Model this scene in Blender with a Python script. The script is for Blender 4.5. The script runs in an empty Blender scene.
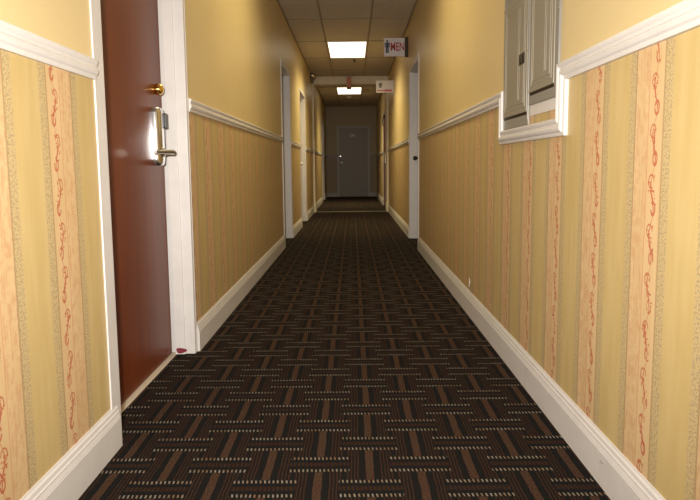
import bpy, bmesh, math, random
from mathutils import Vector, Matrix
random.seed(7)
C = bpy.context.scene.collection
S = bpy.context.scene

# ------------------------------------------------------------------ dimensions (metres)
XL, XR, ZC = -.809, .731, 2.74          # wall faces, ceiling height
YB, YE = -3.2, 17.0                     # back and end walls
RT, RB = 1.285, 1.222                   # chair rail top / bottom
WT = .26                                # wall thickness

# ------------------------------------------------------------------ node helper
class N:
    """a value socket with arithmetic"""
    def __init__(s, nt, sock): s.nt, s.s = nt, sock
    def _m(s, op, *o, clamp=False):
        n = s.nt.nodes.new('ShaderNodeMath'); n.operation = op; n.use_clamp = clamp
        for i, v in enumerate((s,)+o):
            if isinstance(v, N): s.nt.links.new(v.s, n.inputs[i])
            else: n.inputs[i].default_value = v
        return N(s.nt, n.outputs[0])
    def __add__(s, o): return s._m('ADD', o)
    __radd__ = __add__
    def __sub__(s, o): return s._m('SUBTRACT', o)
    def __rsub__(s, o): return (s*-1.0)+o
    def __mul__(s, o): return s._m('MULTIPLY', o)
    __rmul__ = __mul__
    def __truediv__(s, o): return s._m('DIVIDE', o)
    def abs(s): return s._m('ABSOLUTE')
    def floor(s): return s._m('FLOOR')
    def fract(s): return s._m('FRACT')
    def sin(s): return s._m('SINE')
    def sqrt(s): return s._m('SQRT')
    def lt(s, o): return s._m('LESS_THAN', o)
    def gt(s, o): return s._m('GREATER_THAN', o)
    def max(s, o): return s._m('MAXIMUM', o)
    def min(s, o): return s._m('MINIMUM', o)
    def mod(s, o): return s._m('FLOORED_MODULO', o)
    def clamp(s): return s._m('ADD', 0.0, clamp=True)
    def step(s, a, b):                  # smooth 0..1 between a and b
        n = s.nt.nodes.new('ShaderNodeMapRange'); n.interpolation_type = 'SMOOTHSTEP'
        s.nt.links.new(s.s, n.inputs['Value'])
        n.inputs['From Min'].default_value = a; n.inputs['From Max'].default_value = b
        return N(s.nt, n.outputs[0])
    def band(s, a, b): return s.gt(a)*s.lt(b)

def mat(name, col=(.8,.8,.8), rough=.5, metal=0, **kw):
    m = bpy.data.materials.new(name); m.use_nodes = True
    b = m.node_tree.nodes['Principled BSDF']
    b.inputs['Base Color'].default_value = (*col, 1)
    b.inputs['Roughness'].default_value = rough
    b.inputs['Metallic'].default_value = metal
    for k, v in kw.items(): b.inputs[k].default_value = v
    return m
def coords(nt):
    t = nt.nodes.new('ShaderNodeTexCoord'); s = nt.nodes.new('ShaderNodeSeparateXYZ')
    nt.links.new(t.outputs['Object'], s.inputs[0])
    return t.outputs['Object'], N(nt, s.outputs[0]), N(nt, s.outputs[1]), N(nt, s.outputs[2])
def combine(nt, x, y, z):
    c = nt.nodes.new('ShaderNodeCombineXYZ')
    for i, v in enumerate((x, y, z)):
        if isinstance(v, N): nt.links.new(v.s, c.inputs[i])
        else: c.inputs[i].default_value = v
    return c.outputs[0]
def noise(nt, vec, scale, detail=2, rough=.5):
    n = nt.nodes.new('ShaderNodeTexNoise'); nt.links.new(vec, n.inputs['Vector'])
    n.inputs['Scale'].default_value = scale; n.inputs['Detail'].default_value = detail
    n.inputs['Roughness'].default_value = rough
    return N(nt, n.outputs['Fac'])
def mix(nt, fac, a, b):
    n = nt.nodes.new('ShaderNodeMix'); n.data_type = 'RGBA'
    if isinstance(fac, N): nt.links.new(fac.s, n.inputs[0])
    else: n.inputs[0].default_value = fac
    for i, v in ((6, a), (7, b)):
        if isinstance(v, tuple): n.inputs[i].default_value = (*v, 1)
        else: nt.links.new(v, n.inputs[i])
    return n.outputs[2]
def bump(nt, h, strength, dist, b):
    n = nt.nodes.new('ShaderNodeBump'); n.inputs['Strength'].default_value = strength
    n.inputs['Distance'].default_value = dist
    nt.links.new(h.s, n.inputs['Height']); nt.links.new(n.outputs[0], b.inputs['Normal'])

# ------------------------------------------------------------------ materials
PAINT = (.67, .525, .27)
def wall_material(name, axis, phase, P=.313, k=1.0):
    m = mat(name, rough=.5); nt = m.node_tree; b = nt.nodes['Principled BSDF']
    vec, x, y, z = coords(nt)
    a = y if axis == 'y' else x
    t = ((a-phase)/P).fract()
    v2 = combine(nt, a, 0.0, z)
    fine = noise(nt, v2, 190, 2, .6); med = noise(nt, v2, 45, 3, .6)
    stretch = noise(nt, combine(nt, a*130.0, 0.0, z*14.0), 1, 3, .6)
    wash = noise(nt, combine(nt, a*26.0, 0.0, z*3.0), 1, 3, .55)
    olive = mix(nt, wash.step(.3, .7), (.50,.365,.15), (.55,.41,.185))
    cream = mix(nt, wash.step(.35, .65), (.58,.405,.205), (.62,.44,.235))
    pink = mix(nt, (stretch*.55+med*.45).step(.47, .60), cream, (.52,.285,.15))
    pink = mix(nt, med.step(.4, .62)*.45, pink, (.57,.385,.195))
    speck = mix(nt, fine.step(.46, .60)*.8, (.53,.395,.19), (.28,.22,.135))
    c = olive
    c = mix(nt, t.step(.0,.02)*(1.0-t.step(.105,.125)), c, speck)
    c = mix(nt, t.band(.115, .33), c, cream)
    c = mix(nt, t.band(.33, .535), c, pink)
    c = mix(nt, t.step(.525,.54)*(1.0-t.step(.625,.655)), c, speck)
    line = (t-.12).abs().lt(.010).max((t-.535).abs().lt(.010))
    c = mix(nt, line*.75, c, (.34,.22,.11))
    c = mix(nt, (t-.33).abs().lt(.006)*.6, c, (.52,.22,.12))
    # scroll vine: wavy stem, curls and leaf clumps repeating every 12 cm
    L = .122
    s = (t-.235)*P
    zz = ((z/L).fract()-.5)*L
    ph = z*(2*math.pi/L)
    wob = (med-.5)*.006
    stem = (s-ph.sin()*.0075+wob).abs()
    thick = (ph+1.2).sin()*.0012+.0021+(med-.5)*.003
    ink = stem.lt(thick)
    dx = s-.006; dz = zz+.022
    d = (dx*dx+dz*dz*.55).sqrt()
    ink = ink.max((d-.0120).abs().lt(.0016)*dx.gt(-.006).max(dz.gt(0.0)))
    dx2 = s+.006; dz2 = zz-.034
    d2 = (dx2*dx2+dz2*dz2*.35).sqrt()
    ink = ink.max((d2-.009).abs().lt(.0024)*med.gt(.44))
    leaf = (s-ph.sin()*.0075).abs().lt(.014)*noise(nt, v2, 95, 1, .5).gt(.585)*(ph+.6).sin().gt(-.3)
    ink = ink.max(leaf)
    ink = ink*t.band(.125, .36)*(.45+fine*.7)
    c = mix(nt, ink.clamp(), c, (.40,.075,.04))
    paint = mix(nt, noise(nt, vec, 3, 3).step(.3, .7), (PAINT[0]*.97, PAINT[1]*.97, PAINT[2]*.96), PAINT)
    c = mix(nt, z.gt(1.255), c, paint)
    if k < 1: c = mix(nt, 1-k, c, (.12,.08,.03))  # gloom of the far end mixed into the wall colour
    nt.links.new(c, b.inputs['Base Color'])
    bump(nt, noise(nt, vec, 260, 2)+fine*.5, .10, .002, b)
    b.inputs['Roughness'].default_value = .42
    b.inputs['Specular IOR Level'].default_value = .4
    return m
M = {}
M['wall_left'] = wall_material('patterned wallpaper and yellow paint left', 'y', 1.443)
M['wall_right'] = wall_material('patterned wallpaper and yellow paint right', 'y', 1.279)
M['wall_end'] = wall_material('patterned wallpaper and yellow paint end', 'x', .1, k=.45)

def white_paint(name, col=(.80,.775,.745), rough=.38):
    m = mat(name, col, rough); nt = m.node_tree; b = nt.nodes['Principled BSDF']
    vec, x, y, z = coords(nt)
    n = noise(nt, vec, 9, 5, .65)
    c = mix(nt, n.step(.35, .75), col, tuple(k*.93 for k in col))
    scuff = noise(nt, combine(nt, x*20.0, y*8.0, z*50.0), 1, 4, .7).step(.68, .74)*z.lt(.35)
    c = mix(nt, scuff*.5, c, (.35,.30,.26))
    nt.links.new(c, b.inputs['Base Color'])
    bump(nt, noise(nt, vec, 60, 3), .05, .004, b)
    return m
M['trim'] = white_paint('white gloss trim paint', (.67,.635,.60))
M['old_trim'] = white_paint('aged off-white trim paint', (.40,.365,.31))  # darker copy of the trim, carrying the dimness of the corridor end
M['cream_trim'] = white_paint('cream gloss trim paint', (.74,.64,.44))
M['grey_door'] = white_paint('off-white door paint', (.29,.265,.22), .45)  # low light at the end door is put into its colour

def door_material():
    m = mat('dark red-brown door varnish', rough=.30); nt = m.node_tree; b = nt.nodes['Principled BSDF']
    vec, x, y, z = coords(nt)
    g = noise(nt, combine(nt, x*30.0, y*30.0, z*1.5), 1, 4, .6)
    c = mix(nt, g.step(.3, .7), (.130,.030,.009), (.160,.039,.012))
    nt.links.new(c, b.inputs['Base Color'])
    bump(nt, noise(nt, vec, 25, 3)+g, .04, .003, b)
    b.inputs['Roughness'].default_value = .36; b.inputs['Specular IOR Level'].default_value = .35
    return m
M['red_door'] = door_material()

def carpet_material():
    m = mat('basket weave carpet', rough=.95); nt = m.node_tree; b = nt.nodes['Principled BSDF']
    vec, x, y, z = coords(nt)
    wv = noise(nt, vec, 14, 2)
    px = x+(wv-.5)*.007; py = y+(noise(nt, vec, 11, 2)-.5)*.006
    PX, PY = .3150, .262
    def local(ox, oy):
        dx = (((px-ox)/PX+.5).fract()-.5)*PX
        dy = (((py-oy)/PY+.5).fract()-.5)*PY
        return dx, dy
    ax, ay = local(.044, 1.795); bx, by = local(.044+PX/2, 1.795+PY/2)
    ha = ax.abs().lt(.094)*ay.abs().lt(.045)
    hb = bx.abs().lt(.094)*by.abs().lt(.045)
    h = ha.max(hb)
    dy = ay*ha+by*(1.0-ha)
    ady = dy.abs()
    fine = noise(nt, vec, 420, 2, .7); patch = noise(nt, vec, 16, 3, .7); yarn = noise(nt, combine(nt, x*260.0, y*260.0, 0.0), 1, 1, .5)
    big = noise(nt, vec, 7, 2)
    dark = mix(nt, fine.step(.4, .7), (.0062,.0062,.0065), (.017,.0145,.013))
    brown = mix(nt, patch.step(.42, .60), (.058,.033,.021), (.062,.024,.015))
    brown = mix(nt, fine.step(.45, .62), tuple(k*.35 for k in (.06,.03,.018)), brown)
    tan = mix(nt, patch.step(.40, .62), (.21,.18,.14), (.15,.095,.055))
    # upright blocks: a brown centre stripe, dark flanks, thin stripes outside
    vx = (((px-.044)/(PX/2)+.5).fract()-.5)*(PX/2); avx = vx.abs()
    thin = ((avx-.034)/.0105).fract().lt(.46)*avx.gt(.034)*avx.lt(.071)
    vm = avx.lt(.0125).max(thin)
    vcol = mix(nt, vm, dark, brown)
    vcol = mix(nt, avx.lt(.0125)*yarn.gt(.5)*.5, vcol, (.105,.062,.038))
    # flat bars: brown centre, dark flanks, dotted pale stitches on both edges
    dots = ((px/.0130+py*9.0).fract()).lt(.40)
    stitch = (ady-.0355).abs().lt(.0075)*dots
    hcol = mix(nt, ady.lt(.011)*(.35+.65*dots), dark, brown)
    hcol = mix(nt, stitch*yarn.gt(.33), hcol, tan)
    c = mix(nt, h, vcol, hcol)
    nt.links.new(c, b.inputs['Base Color'])
    b.inputs['Specular IOR Level'].default_value = .06
    hgt = (1.0-h)*vm+h*(stitch.max(ady.lt(.0085)))+fine*1.2
    bump(nt, hgt, .5, .003, b)
    return m
M['carpet'] = carpet_material()

def ceiling_material():
    m = mat('mineral fibre ceiling tile', (.62,.58,.52), .9); nt = m.node_tree; b = nt.nodes['Principled BSDF']
    vec, x, y, z = coords(nt)
    n = noise(nt, vec, 90, 3, .7)
    c = mix(nt, n.step(.3, .5), (.40,.36,.30), (.58,.52,.44))
    nt.links.new(c, b.inputs['Base Color']); bump(nt, n, .3, .004, b)
    return m
M['tile'] = ceiling_material()
M['tbar'] = mat('aged ceiling grid metal', (.30,.25,.18), .5)
M['chrome'] = mat('brushed chrome', (.72,.72,.72), .18, 1)
M['nickel'] = mat('satin nickel', (.60,.57,.52), .30, 1)
M['brass'] = mat('polished brass', (.83,.56,.16), .14, 1)
M['black'] = mat('black plastic', (.015,.014,.013), .35)
M['dark_metal'] = mat('dark bronze metal', (.045,.033,.02), .4, .6)
M['panel'] = mat('grey enamel steel', (.30,.27,.21), .38, .1)
M['panel_edge'] = mat('light grey enamel steel', (.31,.30,.27), .35, .25)
M['sign'] = mat('white acrylic sign sheet', (.66,.62,.62), .35)
M['sign_red'] = mat('red sign lettering', (.42,.035,.03), .4)
M['sign_blue'] = mat('dark blue sign figure', (.02,.022,.06), .4)
M['sign_olive'] = mat('dark olive sign figure', (.09,.08,.03), .4)
M['orange'] = mat('orange red sign housing', (.50,.17,.06), .4)
M['threshold'] = mat('worn threshold strip', (.50,.42,.33), .45)
M['thresh_metal'] = mat('dull metal carpet strip', (.11,.085,.06), .6, .2)
M['stain'] = mat('maroon paint blot', (.20,.022,.04), .5)
M['plastic'] = mat('cream plastic', (.72,.66,.52), .4)
M['lamp_body'] = mat('bronze lamp body', (.13,.09,.035), .35, .3)
M['glass'] = mat('clear lamp glass', (.9,.9,.85), .08, 0, **{'Transmission Weight': .7})
M['grey_wire'] = mat('pale torn paper', (.48,.40,.32), .7)
M['kick'] = mat('metal screws', (.7,.66,.58), .25, 1)

def glow_material(strength):
    m = bpy.data.materials.new('lit prismatic lamp panel'); m.use_nodes = True; nt = m.node_tree
    b = nt.nodes['Principled BSDF']
    b.inputs['Base Color'].default_value = (.8,.8,.78,1); b.inputs['Roughness'].default_value = .4
    b.inputs['Emission Color'].default_value = (1,.90,.68,1); b.inputs['Emission Strength'].default_value = strength
    return m
M['glow'] = glow_material(1.9)

# ------------------------------------------------------------------ mesh helper
class MB:
    def __init__(s): s.bm = bmesh.new()
    def box(s, x0, x1, y0, y1, z0, z1, m=None):
        x0, x1 = sorted((x0, x1)); y0, y1 = sorted((y0, y1)); z0, z1 = sorted((z0, z1))
        v = [s.bm.verts.new(p) for p in ((x0,y0,z0),(x1,y0,z0),(x1,y1,z0),(x0,y1,z0),(x0,y0,z1),(x1,y0,z1),(x1,y1,z1),(x0,y1,z1))]
        if m: 
            for q in v: q.co = m @ q.co
        for f in ((3,2,1,0),(4,5,6,7),(0,1,5,4),(1,2,6,5),(2,3,7,6),(3,0,4,7)): s.bm.faces.new([v[i] for i in f])
        return s
    def sweep(s, prof, frames):
        """prof: list of (a,b); frames: list of (origin, A, B) -> swept closed profile with caps"""
        rings = [[s.bm.verts.new(Vector(o)+Vector(A)*a+Vector(B)*b) for a, b in prof] for o, A, B in frames]
        n = len(prof)
        for r0, r1 in zip(rings, rings[1:]):
            for i in range(n): s.bm.faces.new((r0[i], r0[(i+1)%n], r1[(i+1)%n], r1[i]))
        s.bm.faces.new(rings[0][::-1]); s.bm.faces.new(rings[-1])
        return s
    def lathe(s, o, axis, prof, seg=24):
        """prof: list of (distance along axis, radius)"""
        ax = Vector(axis).normalized(); u = ax.orthogonal().normalized(); w = ax.cross(u); o = Vector(o)
        rings = []
        for d, r in prof:
            rings.append([s.bm.verts.new(o+ax*d+(u*math.cos(2*math.pi*k/seg)+w*math.sin(2*math.pi*k/seg))*r) for k in range(seg)])
        for r0, r1 in zip(rings, rings[1:]):
            for i in range(seg): s.bm.faces.new((r0[i], r0[(i+1)%seg], r1[(i+1)%seg], r1[i]))
        s.bm.faces.new(rings[0][::-1]); s.bm.faces.new(rings[-1])
        return s
    def tube(s, pts, r, seg=10):
        pts = [Vector(p) for p in pts]; rings = []
        rr = r if isinstance(r, (list, tuple)) else [r]*len(pts)
        ref = None
        for i, p in enumerate(pts):
            d = (pts[min(i+1, len(pts)-1)]-pts[max(i-1, 0)]).normalized()
            u = d.orthogonal().normalized() if ref is None else (ref-d*ref.dot(d)).normalized()
            ref = u; w = d.cross(u)
            rings.append([s.bm.verts.new(p+(u*math.cos(2*math.pi*k/seg)+w*math.sin(2*math.pi*k/seg))*rr[i]) for k in range(seg)])
        for r0, r1 in zip(rings, rings[1:]):
            for i in range(seg): s.bm.faces.new((r0[i], r0[(i+1)%seg], r1[(i+1)%seg], r1[i]))
        s.bm.faces.new(rings[0][::-1]); s.bm.faces.new(rings[-1])
        return s
    def prism(s, pts, ext):
        """flat outline (3-D points) pushed along ext"""
        e = Vector(ext)
        a = [s.bm.verts.new(Vector(p)) for p in pts]; b = [s.bm.verts.new(Vector(p)+e) for p in pts]
        n = len(pts)
        s.bm.faces.new(a[::-1]); s.bm.faces.new(b)
        for i in range(n): s.bm.faces.new((a[i], a[(i+1)%n], b[(i+1)%n], b[i]))
        return s
    def build(s, name, m, parent=None, bevel=0, smooth=False, seg=2):
        bmesh.ops.recalc_face_normals(s.bm, faces=s.bm.faces)
        me = bpy.data.meshes.new(name); s.bm.to_mesh(me); s.bm.free()
        me.materials.append(M[m] if isinstance(m, str) else m)
        if smooth:
            for p in me.polygons: p.use_smooth = True
        o = bpy.data.objects.new(name, me); C.objects.link(o)
        if parent: o.parent = parent; o.matrix_parent_inverse = wloc(parent).inverted()
        if bevel:
            md = o.modifiers.new('bevel', 'BEVEL'); md.width = bevel; md.segments = seg; md.limit_method = 'ANGLE'
        if smooth:
            md = o.modifiers.new('edges', 'EDGE_SPLIT'); md.split_angle = math.radians(40)
        return o
def wloc(o):
    m = Matrix.Translation(o.location)
    return (wloc(o.parent) @ o.matrix_parent_inverse @ m) if o.parent else m
def tag(o, label=None, cat=None, group=None, kind=None):
    if label: o['label'] = label
    if cat: o['category'] = cat
    if group: o['group'] = group
    if kind: o['kind'] = kind
    return o
def empty(name, loc, label, cat, group=None, kind=None):
    o = bpy.data.objects.new(name, None); o.empty_display_size = .1; C.objects.link(o); o.location = loc
    return tag(o, label, cat, group, kind)

# ------------------------------------------------------------------ floor, ceiling, walls
tag(MB().box(XL-WT, XR+WT, YB-.2, YE+.2, -.12, 0).build('floor', 'carpet'), 'dark basket-weave patterned carpet running the length of the corridor', 'floor', kind='structure')
tag(MB().box(XL-WT, XR+WT, YB-.2, YE+.2, ZC, ZC+.1).build('ceiling', 'tile'), 'dim off-white tiled ceiling of the corridor', 'ceiling', kind='structure')
T1, T2 = -.371, .2386                    # ceiling grid lines
b = MB()
for x in (T1, T2): b.box(x-.011, x+.011, YB, YE, ZC-.004, ZC)
for x in (XL+.011, XR-.011): b.box(x-.011, x+.011, YB, YE, ZC-.004, ZC)
LY1, LY2 = 8.19, 12.86
cross = [LY1-1.22*k for k in range(1, 9)] + [LY1, LY1+1.22, LY1+2.44, LY2, LY2+1.22, LY2+2.44]
for y in cross: b.box(XL, XR, y-.011, y+.011, ZC-.0045, ZC-.0005)
tag(b.build('trim_1', 'tbar'), 'thin brownish metal grid holding the ceiling tiles', 'ceiling grid', kind='structure')

# openings: side, y0, y1, top
TOP = 2.10
DOORS_L = [(1.826, 2.715), (6.44, 7.22), (8.62, 9.50), (14.62, 15.50)]
DOORS_R = [(6.17, 7.08), (12.25, 13.12)]
def side_wall(name, face, s, openings, label):
    b = MB(); y = YB
    for y0, y1 in openings:
        b.box(face, face+s*WT, y, y0-.02, 0, ZC)
        b.box(face, face+s*WT, y0-.02, y1+.02, TOP+.02, ZC)
        y = y1+.02
    b.box(face, face+s*WT, y, YE, 0, ZC)
    return tag(b.build(name, name), label, 'wall', kind='structure')
side_wall('wall_left', XL, -1, DOORS_L, 'left corridor wall, yellow paint above vine-striped wallpaper')
side_wall('wall_right', XR, 1, DOORS_R, 'right corridor wall, yellow paint above vine-striped wallpaper')
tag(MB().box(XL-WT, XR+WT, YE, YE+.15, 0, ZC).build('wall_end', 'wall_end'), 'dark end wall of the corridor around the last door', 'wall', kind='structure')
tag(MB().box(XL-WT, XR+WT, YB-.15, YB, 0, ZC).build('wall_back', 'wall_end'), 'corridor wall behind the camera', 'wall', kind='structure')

# ------------------------------------------------------------------ baseboards and chair rails
BASE = [(0,0),(.017,0),(.017,.100),(.0155,.104),(.0155,.106),(.014,.110),(.012,.118),(.0125,.121),(.0095,.126),(.008,.136),(.0045,.141),(.003,.1465),(0,.1465)]
RAIL = [(0,0),(.012,0),(.0135,.004),(.014,.012),(.020,.017),(.023,.024),(.022,.031),(.017,.036),(.0165,.043),(.021,.048),(.023,.055),(.021,.061),(.015,.0635),(0,.0635)]
def runs(face, s, spans, prof, z, y_end=None):
    b = MB()
    for y0, y1 in spans: b.sweep(prof, [((face, y0, z), (-s,0,0), (0,0,1)), ((face, y1, z), (-s,0,0), (0,0,1))])
    return b
CW = {0: .08}                            # casing widths
spansL = [(YB, 1.755), (2.753, 6.385), (7.275, 8.565), (9.555, 11.32), (11.46, 14.56), (15.56, YE)]
spansR = [(YB, 6.115), (7.135, 11.32), (11.46, 12.19), (13.18, YE)]
tag(runs(XL, -1, [(YB, 1.793)]+spansL[1:], BASE, 0).build('baseboard_left', 'trim', bevel=0), 'tall white moulded baseboard along the left wall', 'baseboard', kind='structure')
tag(runs(XR, 1, spansR, BASE, 0).build('baseboard_right', 'trim'), 'tall white moulded baseboard along the right wall', 'baseboard', kind='structure')
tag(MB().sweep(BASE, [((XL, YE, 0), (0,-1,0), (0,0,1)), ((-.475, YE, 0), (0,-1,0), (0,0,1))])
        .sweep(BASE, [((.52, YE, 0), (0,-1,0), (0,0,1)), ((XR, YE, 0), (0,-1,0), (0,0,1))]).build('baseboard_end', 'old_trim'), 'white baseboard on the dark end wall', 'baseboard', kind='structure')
tag(runs(XL, -1, spansL, [(a*.8, c) for a, c in RAIL], RB-.008).build('trim_2', 'trim'), 'white moulded chair rail along the left wall', 'chair rail', kind='structure')
NY0, NY1 = 1.900, 2.735                  # rail dips round the electrical panels here
# continuous mitred rail on the right wall
def rail_right():
    b = MB(); w = RAIL[-1][1]; zb = 1.035
    far = [(NY1, YE)]
    pts = [(YB, RB), (NY0+w*.0, RB)]
    # centre path as bottom-left reference: sweep with explicit mitred frames
    prof = RAIL
    def fr(y, z, by, bz): return ((XR, y, z), (-1,0,0), (0,by,bz))
    # near run -> down -> across -> up -> far run ; reference edge is the niche-outer edge
    frames = [fr(YB, RB, 0, 1), fr(NY0, RB, 1.0, 1), fr(NY0, zb, 1.0, 1.0), fr(NY1, zb, -1.0, 1.0), fr(NY1, RB, -1.0, 1), fr(spansR[0][1], RB, 0, 1)]
    b.sweep(prof, frames)
    for y0, y1 in spansR[1:]: b.sweep(prof, [fr(y0, RB, 0, 1), fr(y1, RB, 0, 1)])
    return b
tag(rail_right().build('trim_3', 'trim'), 'white moulded chair rail on the right wall, dipping below the grey electrical panels', 'chair rail', kind='structure')
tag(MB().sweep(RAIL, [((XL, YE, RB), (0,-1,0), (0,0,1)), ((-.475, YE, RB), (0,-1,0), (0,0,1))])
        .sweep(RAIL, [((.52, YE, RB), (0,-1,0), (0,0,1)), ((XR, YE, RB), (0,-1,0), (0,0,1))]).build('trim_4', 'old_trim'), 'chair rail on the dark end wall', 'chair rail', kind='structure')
# strip of bare board under the smaller panel
tag(MB().box(XR, XR-.004, 1.95, 2.292, 1.134, 1.176).build('trim_5', 'trim', bevel=.001), 'short white strip between the nearer grey panel and the dipped rail', 'trim strip', kind='structure')
# joint and nail heads in the right baseboard
o = tag(MB().box(XR-.0174, XR-.0168, 1.563, 1.5642, 0, .105).build('baseboard_joint', M['grey_wire']), 'fine vertical joint line in the right baseboard near the camera', 'joint', kind='structure')
for dy in (-.006, .004):
    n = MB().lathe((XR-.0165, 1.535+dy, .074), (-1,0,0), [(0,.0022),(.0012,.0020)], 10).build('nail', 'black', o)
# fire frame across the corridor
FY0, FY1 = 11.32, 11.46
b = MB(); b.box(XL, XR, FY0+.02, FY1-.02, ZC-.150, ZC)
b.box(XL, XR, FY0+.005, FY1-.005, ZC-.160, ZC-.146); b.box(XL, XR, FY0+.01, FY1-.01, ZC-.03, ZC-.001)
tag(b.build('trim_6', 'cream_trim', bevel=.003), 'pale header beam crossing the corridor under the ceiling', 'header beam', kind='structure')
for k, (x, s) in enumerate(((XL, 1), (XR, -1))):
    b = MB(); b.box(x, x+s*.035, FY0+.02, FY1-.02, .16, ZC-.160); b.box(x, x+s*.012, FY0-.045, FY1+.045, .16, ZC-.160)
    b.box(x, x+s*.05, FY0-.05, FY1+.05, 0, .16)
    tag(b.build('trim_%d' % (7+k), 'cream_trim', bevel=.003), ('left', 'right')[k]+' white jamb of the frame where the corridor narrows under the header beam', 'door jamb', kind='structure')
tag(MB().prism([(XL+.05, FY0-.01, 0), (XL+.05, FY0+.005, .008), (XL+.05, FY1-.005, .008), (XL+.05, FY1+.01, 0)], (XR-XL-.10, 0, 0)).build('carpet_strip', 'thresh_metal'),
    'pale metal strip across the carpet below the header beam', 'threshold strip')

# ------------------------------------------------------------------ doors
def casing(b, x, s, y0, y1, wn, wf, top, th=.008):
    """flat casing with a raised outer bead on the corridor face; s points into the corridor"""
    b.box(x, x+s*th, y0-wn, y0, 0, top+.055); b.box(x, x+s*th, y1, y1+wf, 0, top+.055)
    b.box(x, x+s*th, y0, y1, top, top+.055)
    b.box(x, x+s*(th+.0015), y0-wn-.002, y0-wn+.012, 0, top+.06); b.box(x, x+s*(th+.0015), y1+wf-.012, y1+wf+.002, 0, top+.06)
    b.box(x, x+s*(th+.0015), y0-wn+.012, y1+wf-.012, top+.045, top+.06)
def door(n, face, s, y0, y1, label, leaf='red_door', depth=.125, wn=.055, wf=.052, group=None):
    """s = +1 when the corridor lies towards +x of the wall"""
    root = empty('door_%d' % n, (face-s*depth, (y0+y1)/2, 0), label, 'door', group, 'structure')
    xl = face-s*depth                    # visible face of the leaf
    b = MB()
    casing(b, face, s, y0, y1, wn, wf, TOP, .004 if n == 1 else .008)
    b.box(face-s*WT, face+s*.0015, y0-.019, y0, 0, TOP+.019); b.box(face-s*WT, face+s*.0015, y1, y1+.019, 0, TOP+.019)
    b.box(face-s*WT, face+s*.0015, y0, y1, TOP, TOP+.019)
    # rebate step half way along the jamb
    b.box(xl+s*.012, face-s*.045, y0, y0+.009, 0, TOP); b.box(xl+s*.012, face-s*.045, y1-.009, y1, 0, TOP)
    b.box(xl+s*.012, face-s*.045, y0, y1, TOP-.009, TOP)
    fr = b.build('door_frame', 'trim', root, bevel=.002)
    lf = MB().box(xl, xl-s*.044, y0+.004, y1-.020, .012, TOP-.004).build('door_leaf', leaf, root, bevel=.0025)
    return root, lf, fr, xl
def lever_lock(root, xl, s, yl, toward, z=1.0, sc=1.0):
    """card-reader lock: tall chrome case, black reader, lever; toward = direction of the lever blade"""
    b = MB()
    prof = [(0,-.046),(.024,-.046),(.034,-.040),(.040,-.026),(.041,.026),(.036,.040),(.026,.046),(0,.046)]
    fr = []
    for z0, k in ((z-.060,.82),(z-.050,.96),(z-.03,1),(z+.18,1),(z+.196,.96),(z+.204,.80)):
        fr.append(((xl, yl, z0), (s*k,0,0), (0,k,0)))
    b.sweep(prof, fr)
    case = b.build('lock_case', 'chrome', root, smooth=True)
    tag(case, 'chrome lock case')
    MB().box(xl+s*.012, xl+s*.050, yl+.028, yl+.056, z+.112, z+.182).build('card_reader', 'black', case, bevel=.004)
    b = MB(); b.lathe((xl+s*.036, yl, z), (s,0,0), [(0,.022),(.010,.022),(.013,.013),(.052,.0115)], 20)
    t = toward
    b.tube([(xl+s*.084, yl-t*.012, z), (xl+s*.090, yl+t*.010, z), (xl+s*.088, yl+t*.045, z+.001), (xl+s*.080, yl+t*.12, z-.001), (xl+s*.074, yl+t*.20, z-.003)], [.0105,.012,.0105,.0095,.008], 14)
    b.build('lever', 'nickel', case, smooth=True)
    return case
def deadbolt(root, xl, s, y, z, m='brass', r=.0255, name='deadbolt'):
    b = MB(); b.lathe((xl, y, z), (s,0,0), [(0,r*.98),(.004,r*.98),(.010,r*1.04),(.018,r*1.08),(.026,r*1.0),(.032,r*.84),(.037,r*.55),(.0395,r*.2),(.040,.001)], 28)
    return b.build(name, m, root, smooth=True)
def knob(root, xl, s, y, z=1.0, m='brass', reach=1.0):
    b = MB(); b.lathe((xl, y, z), (s,0,0), [(0,.032),(.006,.031),(.009,.013),(.030*reach,.012),(.036*reach,.022),(.046*reach,.027),(.058*reach,.026),(.066*reach,.018),(.068*reach,.001)], 24)
    return b.build('door_knob', m, root, smooth=True)

d, lf, fr, xl = door(1, XL, 1, *DOORS_L[0], 'dark red-brown door with brass bolt and chrome lever in the near left wall', depth=.108, wn=.070, wf=.035)
deadbolt(d, xl, 1, 2.612, 1.303)
lever_lock(d, xl, 1, 2.568, -1, 1.01)
MB().prism([(xl-.05, 1.826, 0), (xl-.05, 1.826, .010), (xl+.012, 1.826, .010), (xl+.018, 1.826, 0)], (0, .889, 0)).build('threshold', 'threshold', d)
pts = []
for k in range(16):
    a = 2*math.pi*k/16; r = 1+.14*math.sin(3*a+1)
    pts.append((-.874+.027*r*math.cos(a), 2.7052, .020+.014*r*math.sin(a)))
pts = [(p[0], 2.7048, max(p[2], .003)) for p in pts]
tag(MB().prism(pts, (0, .0012, 0)).build('paint_blot', 'stain', fr), 'maroon paint blot at the foot of the jamb')
# hinge side
for z in (.25, 1.05, 1.85):
    MB().lathe((xl+.004, 1.816, z-.045), (0,0,1), [(0,.006),(.09,.006)], 10).build('hinge', 'dark_metal', d)

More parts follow.
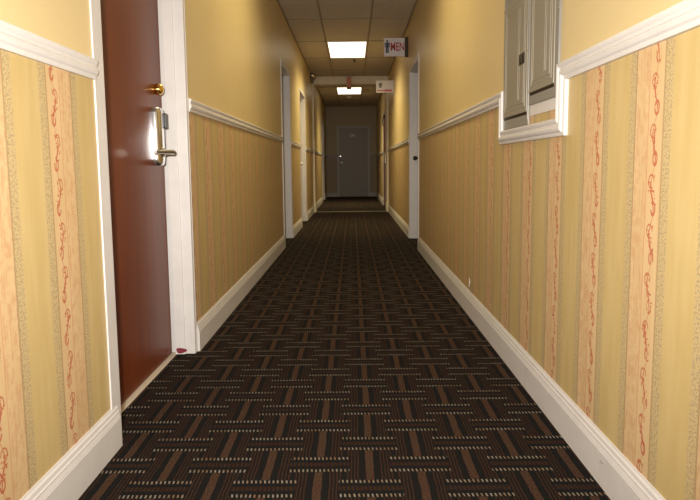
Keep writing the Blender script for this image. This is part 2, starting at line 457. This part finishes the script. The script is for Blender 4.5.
d, lf, fr, xl = door(2, XL, 1, *DOORS_L[1], 'second doorway from the camera on the left, recessed behind a white jamb')
knob(d, xl, 1, DOORS_L[1][0]+.07)
d, lf, fr, xl = door(3, XL, 1, *DOORS_L[2], 'third doorway from the camera on the left, knob showing at its white jamb')
knob(d, xl, 1, DOORS_L[2][1]-.09, .985, 'nickel', 1.25)
d, lf, fr, xl = door(4, XL, 1, *DOORS_L[3], 'last doorway on the left, beyond the header beam', depth=.05, wn=.06, wf=.06)
d, lf, fr, xl = door(5, XR, -1, *DOORS_R[0], 'doorway on the right just past the MEN sign, white jamb showing')
knob(d, xl, -1, DOORS_R[0][1]-.10, 1.03, 'dark_metal', 1.45)
d, lf, fr, xl = door(6, XR, -1, *DOORS_R[1], 'dark red-brown door on the right just beyond the header beam', depth=.006, wn=.055, wf=.055)
lever_lock(d, xl, -1, DOORS_R[1][0]+.10, 1, 1.02)
b = MB(); b.box(xl, xl-.045, DOORS_R[1][0]+.06, DOORS_R[1][0]+.30, TOP-.10, TOP-.045)
b.tube([(xl-.035, DOORS_R[1][0]+.10, TOP-.10), (xl-.06, DOORS_R[1][0]+.25, TOP-.14), (xl-.055, DOORS_R[1][0]+.40, TOP-.20)], .008)
b.tube([(xl-.055, DOORS_R[1][0]+.40, TOP-.20), (xl-.03, DOORS_R[1][0]+.40, TOP-.26)], .008)
b.build('door_closer', 'dark_metal', d)

# end door
EX0, EX1 = -.418, .466
root = empty('door_7', ((EX0+EX1)/2, YE, 0), 'off-white numbered door in the dark end wall', 'door', kind='structure')
b = MB(); b.box(EX0-.055, EX0, YE-.014, YE, 0, TOP+.055); b.box(EX1, EX1+.055, YE-.014, YE, 0, TOP+.055); b.box(EX0, EX1, YE-.014, YE, TOP, TOP+.055)
b.box(EX0-.055, EX0-.042, YE-.02, YE, 0, TOP+.055); b.box(EX1+.042, EX1+.055, YE-.02, YE, 0, TOP+.055); b.box(EX0-.042, EX1+.042, YE-.02, YE, TOP+.042, TOP+.055)
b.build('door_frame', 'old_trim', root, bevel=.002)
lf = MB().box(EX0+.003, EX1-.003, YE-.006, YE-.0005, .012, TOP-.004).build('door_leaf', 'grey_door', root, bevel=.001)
def text(s, size, m, loc, rot, parent, name, depth=.001, label=None, bold=0.0, sx=1.0):
    c = bpy.data.curves.new(name, 'FONT'); c.body = s; c.size = size; c.extrude = depth; c.offset = bold
    c.align_x = 'CENTER'; c.align_y = 'CENTER'
    t = bpy.data.objects.new(name, c); C.objects.link(t)
    dg = bpy.context.evaluated_depsgraph_get(); me = bpy.data.meshes.new_from_object(t.evaluated_get(dg)); bpy.data.objects.remove(t)
    me.transform(Matrix.Translation(loc) @ rot @ Matrix.Diagonal((sx, 1, 1, 1)))
    me.materials.clear(); me.materials.append(M[m])
    o = bpy.data.objects.new(name, me); C.objects.link(o)
    if parent: o.parent = parent; o.matrix_parent_inverse = wloc(parent).inverted()
    if label: o['label'] = label
    return o
FRONT = Matrix.Rotation(math.pi/2, 4, 'X')          # upright, facing the camera end
text('241', .13, 'sign', (.0, YE-.0075, 1.86), FRONT, root, 'door_number', bold=.004, label='pale digits')
b = MB(); b.lathe((-.375, YE-.006, 1.245), (0,-1,0), [(0,.036),(.008,.036),(.014,.030),(.020,.028),(.022,.001)], 24)
b.build('deadbolt', 'chrome', root, smooth=True)
b = MB(); b.box(-.412, -.338, YE-.012, YE-.006, 1.09, 1.19); b.build('lock_plate', 'black', root, bevel=.003)
b = MB(); b.lathe((-.372, YE-.006, 1.035), (0,-1,0), [(0,.036),(.008,.036),(.012,.016),(.045,.014),(.048,.001)], 24)
b.tube([(-.372, YE-.05, 1.035), (-.33, YE-.052, 1.033), (-.27, YE-.05, 1.03)], [.012,.011,.009], 12)
b.build('lever', 'chrome', root, smooth=True)

# ------------------------------------------------------------------ electrical panels
def electrical_panel(label, y0, y1, z0, z1, dy0, dy1, dz0, dz1, latch, group):
    root = empty('electrical_panel', (XR, (y0+y1)/2, z0), label, 'electrical panel', group)
    b = MB(); b.box(XR, XR-.008, y0+.012, y1-.004, z0, z1)
    b.build('cabinet', 'panel', root, bevel=.002)
    b = MB(); b.box(XR-.008, XR-.0105, y0+.004, y1, z0+.003, z1-.003)
    # raised rim framing the door
    for (a, c, e, f) in ((y0+.006, dy0, z0+.02, z1-.02), (dy1, y1-.004, dz0, z1-.02)):
        b.box(XR-.0105, XR-.0125, a, c, e, f)
    b.build('cover_plate', 'panel_edge', root, bevel=.002)
    b = MB(); b.box(XR-.0105, XR-.0145, dy0, dy1, dz0, dz1)
    lf = b.build('panel_door', 'panel', root, bevel=.0025)
    b = MB(); w = dy1-dy0
    # pressed ribs: nested frames and vertical ridges
    for k, ins in enumerate((.022, .040)):
        a0, a1, c0, c1 = dy0+ins, dy1-ins, dz0+ins, dz1-ins; t = .004
        b.box(XR-.0135, XR-.0160, a0, a0+t, c0, c1); b.box(XR-.0135, XR-.0160, a1-t, a1, c0, c1)
        b.box(XR-.0135, XR-.0160, a0+t, a1-t, c0, c0+t); b.box(XR-.0135, XR-.0160, a0+t, a1-t, c1-t, c1)
    for q in (.30, .36): b.box(XR-.0135, XR-.0155, dy0+w*q, dy0+w*q+.004, dz0+.06, dz1-.06)
    b.build('pressed_rib', 'panel', lf, bevel=.0015)
    # dark lip drawn in as the shadow under the raised door
    MB().prism([(XR-.0105, dy0, dz0-.012), (XR-.0135, dy0, dz0-.003), (XR-.0135, dy0, dz0+.002), (XR-.0105, dy0, dz0+.002)], (0, dy1-dy0, 0)).build('door_lip', 'dark_metal', root)
    for (sy, sz) in ((y0+.012, z0+.30), (y1-.012, z0+.055), (y1-.012, z1-.06)):
        MB().lathe((XR-.012, sy, sz), (-1,0,0), [(0,.005),(.003,.0045),(.004,.001)], 12).build('screw', 'kick', root)
    if latch:
        ly, lz = latch
        l = MB().box(XR-.0145, XR-.0175, ly-.038, ly+.038, lz-.023, lz+.023).build('latch', 'black', root, bevel=.003)
        MB().box(XR-.0175, XR-.0205, ly-.008, ly+.008, lz-.016, lz+.014).build('latch_tongue', 'dark_metal', l, bevel=.002)
    return root
electrical_panel('grey steel electrical panel with black latch, the farther one on the right wall', 2.292, 2.675, 1.10, 1.705, 2.312, 2.655, 1.155, 1.655, (2.378, 1.380), 'electrical panels on the right wall')
electrical_panel('grey steel electrical panel without latch, the nearer one on the right wall', 1.962, 2.290, 1.176, 1.80, 2.005, 2.275, 1.225, 1.76, None, 'electrical panels on the right wall')

# torn wallpaper curl by the right baseboard
tag(MB().prism([(XR-.001, 3.37, .146), (XR-.012, 3.385, .180), (XR-.004, 3.39, .215), (XR-.010, 3.40, .242), (XR-.006, 3.43, .240), (XR-.001, 3.425, .215), (XR-.008, 3.415, .180), (XR-.001, 3.40, .146)], (-.0015, .004, 0))
    .build('torn_paper', 'grey_wire'), 'small pale torn curl of wallpaper standing above the right baseboard', 'torn paper')

# ------------------------------------------------------------------ signs
def figure(b, cx, y, z0, h, wide=1.0):
    k = h/1.0
    b.lathe((cx, y, z0+.905*k), (0,-1,0), [(0,.085*k),(.0012,.085*k)], 16)
    def bx(x0, x1, a, c): b.box(cx+x0*k*wide, cx+x1*k*wide, y-.0012, y, z0+a*k, z0+c*k)
    bx(-.24, .24, .74, .80); bx(-.24, -.165, .42, .74); bx(.165, .24, .42, .74)
    bx(-.135, .135, .40, .74); bx(-.135, -.012, 0, .40); bx(.012, .135, 0, .40)
SY = 7.34
root = empty('restroom_sign', (XR, SY, 2.35), 'white MEN sign with dark figure and red letters projecting from right wall', 'sign')
MB().box(.420, .690, SY-.004, SY+.004, 2.352, 2.583).build('sign_panel', 'sign', root, bevel=.001)
MB().box(.688, XR, SY-.016, SY+.016, 2.340, 2.592).build('mounting_bracket', 'dark_metal', root, bevel=.003)
b = MB(); figure(b,   .462, SY-.004, 2.395, .165, .85); b.build('man_symbol', 'sign_blue', root)
text('MEN', .150, 'sign_red', (.594, SY-.0045, 2.468), FRONT, root, 'lettering', bold=.0028, sx=.60)
SY2 = 9.9
root = empty('restroom_sign', (XR, SY2, 2.22), 'white sign with dark figure above red lettering, projecting from right wall near header beam', 'sign')
MB().box(.425, XR-.004, SY2-.004, SY2+.004, 2.222, 2.430).build('sign_panel', 'sign', root, bevel=.001)
MB().box(XR-.006, XR, SY2-.014, SY2+.014, 2.215, 2.438).build('mounting_bracket', 'plastic', root, bevel=.002)
b = MB(); figure(b, .500, SY2-.004, 2.305, .10, 1.35); b.build('figure_symbol', 'sign_olive', root)
b = MB(); b.box(.440, .705, SY2-.0052, SY2-.004, 2.248, 2.266); b.build('red_line', 'sign_red', root)
b = MB()
for k in range(5): b.box(.575+k*.025, .593+k*.025, SY2-.0058, SY2-.004, 2.240, 2.276)
b.build('lettering', 'sign_red', root)

# orange sign hanging edge-on before the header
root = empty('hanging_sign', (-.06, 11.3, ZC), 'orange-red box sign hanging edge-on from the ceiling before the header beam', 'sign')
MB().box(-.105, -.015, 11.15, 11.45, ZC-.245, ZC-.035).build('sign_housing', 'orange', root, bevel=.004)
MB().lathe((-.06, 11.3, ZC-.036), (0,0,1), [(0,.018),(.018,.020),(.034,.035),(.0355,.035)], 16).build('ceiling_mount', 'plastic', root)

# ------------------------------------------------------------------ ceiling lights
def ceiling_light(y0, label, power, col=(1,.84,.46), spread=130, group='fluorescent ceiling panels'):
    x0, x1 = T1+.012, T2-.012; y1 = y0+1.22-.012; y0 += .012
    root = empty('ceiling_light', ((x0+x1)/2, (y0+y1)/2, ZC-.001), label, 'ceiling light', group)
    b = MB(); w = .012
    b.box(x0, x0+w, y0, y1, ZC-.009, ZC-.001); b.box(x1-w, x1, y0, y1, ZC-.009, ZC-.001)
    b.box(x0+w, x1-w, y0, y0+w, ZC-.009, ZC-.001); b.box(x0+w, x1-w, y1-w, y1, ZC-.009, ZC-.001)
    b.build('frame', 'plastic', root, bevel=.001)
    MB().box(x0+w, x1-w, y0+w, y1-w, ZC-.006, ZC-.002).build('diffuser', 'glow', root)
    l = bpy.data.lights.new('panel_lamp', 'AREA'); l.shape = 'RECTANGLE'; l.size = x1-x0-.03; l.size_y = y1-y0-.03
    l.energy = power; l.color = col; l.spread = math.radians(spread)
    lo = bpy.data.objects.new('panel_lamp', l); C.objects.link(lo); lo.location = ((x0+x1)/2, (y0+y1)/2, ZC-.011)
    return root
ceiling_light(LY1, 'nearer of the two lit rectangular ceiling panels', 32)
ceiling_light(LY2, 'farther lit rectangular ceiling panel, beyond the header beam', 22, spread=96)

def sprinkler(x, y, label, drop=.035):
    root = empty('sprinkler_head', (x, y, ZC), label, 'sprinkler', 'ceiling sprinklers')
    MB().lathe((x, y, ZC), (0,0,-1), [(0,.036),(.003,.036),(.006,.022),(.007,.001)], 20).build('escutcheon', 'dark_metal', root, smooth=True)
    b = MB(); b.lathe((x, y, ZC-.006), (0,0,-1), [(0,.012),(.014,.012),(.018,.007),(drop,.006)], 14)
    b.lathe((x, y, ZC-.006-drop), (0,0,-1), [(0,.021),(.003,.021)], 16)
    b.build('nozzle', 'dark_metal', root)
sprinkler(.045, 9.62, 'dark sprinkler head in the ceiling just beyond the nearer lit panel')
sprinkler(.035, 11.6, 'dark sprinkler head in the ceiling just right of the hanging orange sign')
sprinkler(.375, 13.3, 'sprinkler head in the ceiling right of the farther lit panel')
root = empty('smoke_detector', (-.08, 14.6, ZC), 'round pale smoke detector in the ceiling past the farther lit panel', 'smoke detector')
MB().lathe((-.08, 14.6, ZC), (0,0,-1), [(0,.068),(.012,.068),(.016,.060),(.030,.055),(.038,.042),(.041,.001)], 28).build('base', 'plastic', root, smooth=True)
MB().lathe((-.08, 14.6, ZC-.040), (0,0,-1), [(0,.020),(.006,.018),(.007,.001)], 20).build('sensor_cap', 'plastic', root, smooth=True)

# emergency light high on the left wall
EY = 11.0
root = empty('emergency_light', (XL, EY, 2.58), 'small dark twin-head emergency light high on the left wall before the header beam', 'emergency light')
MB().box(XL, XL+.055, EY-.10, EY+.10, 2.575, 2.675).build('battery_box', 'lamp_body', root, bevel=.006)
for dy in (-.075, .075):
    h = MB().lathe((XL+.035, EY+dy+.03, 2.70), (.55,-.8,-.35), [(-.03,.018),(0,.034),(.045,.048),(.052,.048),(.054,.044)], 20).build('lamp_head', 'lamp_body', root, smooth=True)
    MB().lathe(Vector((XL+.035, EY+dy+.03, 2.70))+Vector((.55,-.8,-.35)).normalized()*.054, (.55,-.8,-.35), [(0,.043),(.006,.036),(.009,.001)], 20).build('lens', 'chrome', h, smooth=True)

# ------------------------------------------------------------------ light from the photographer's flash
l = bpy.data.lights.new('camera_flash', 'AREA'); l.shape = 'RECTANGLE'; l.size = .09; l.size_y = .05
l.energy = 48; l.color = (1, .955, .90); l.spread = math.radians(125)
fo = bpy.data.objects.new('camera_flash', l); C.objects.link(fo); fo.location = (-.10, -.02, 1.085)
fo.rotation_euler = (math.radians(90-3), 0, 0)
# unseen ceiling panel above the frame, ambient fill for the near walls
ceiling_light(LY1-1.22*4-.0, 'lit rectangular ceiling panel above the photographer', 15, spread=155)

w = bpy.data.worlds.new('world'); S.world = w; w.use_nodes = True
w.node_tree.nodes['Background'].inputs[0].default_value = (.9,.7,.45,1); w.node_tree.nodes['Background'].inputs[1].default_value = .0

# ------------------------------------------------------------------ camera
f, pit, yaw, rol, cy0, H = 552, .0942, -.0059, .01, 218.27, .938
cr, sr = math.cos(-rol), math.sin(-rol)
def world_dir(a, b, d):
    cp, sp = math.cos(pit), math.sin(pit); cy, sy = math.cos(yaw), math.sin(yaw)
    x, y, z = a, cp*d+sp*b, -sp*d+cp*b
    return Vector((cy*x+sy*y, -sy*x+cy*y, z))
right = world_dir(cr, sr, 0); up = world_dir(-sr, cr, 0); back = -world_dir(0, 0, 1)
cam = bpy.data.cameras.new('camera'); co = bpy.data.objects.new('camera', cam); C.objects.link(co)
cam.sensor_fit = 'HORIZONTAL'; cam.sensor_width = 36; cam.lens = f*36/700
cam.shift_y = -(250-cy0)/700; cam.clip_start = .02
mtx = Matrix((right, up, back)).transposed().to_4x4(); mtx.translation = (0, 0, H); co.matrix_world = mtx
S.camera = co
v = S.view_settings; v.view_transform = 'Standard'; v.look = 'None'; v.exposure = .08; v.gamma = 1; v.use_curve_mapping = False
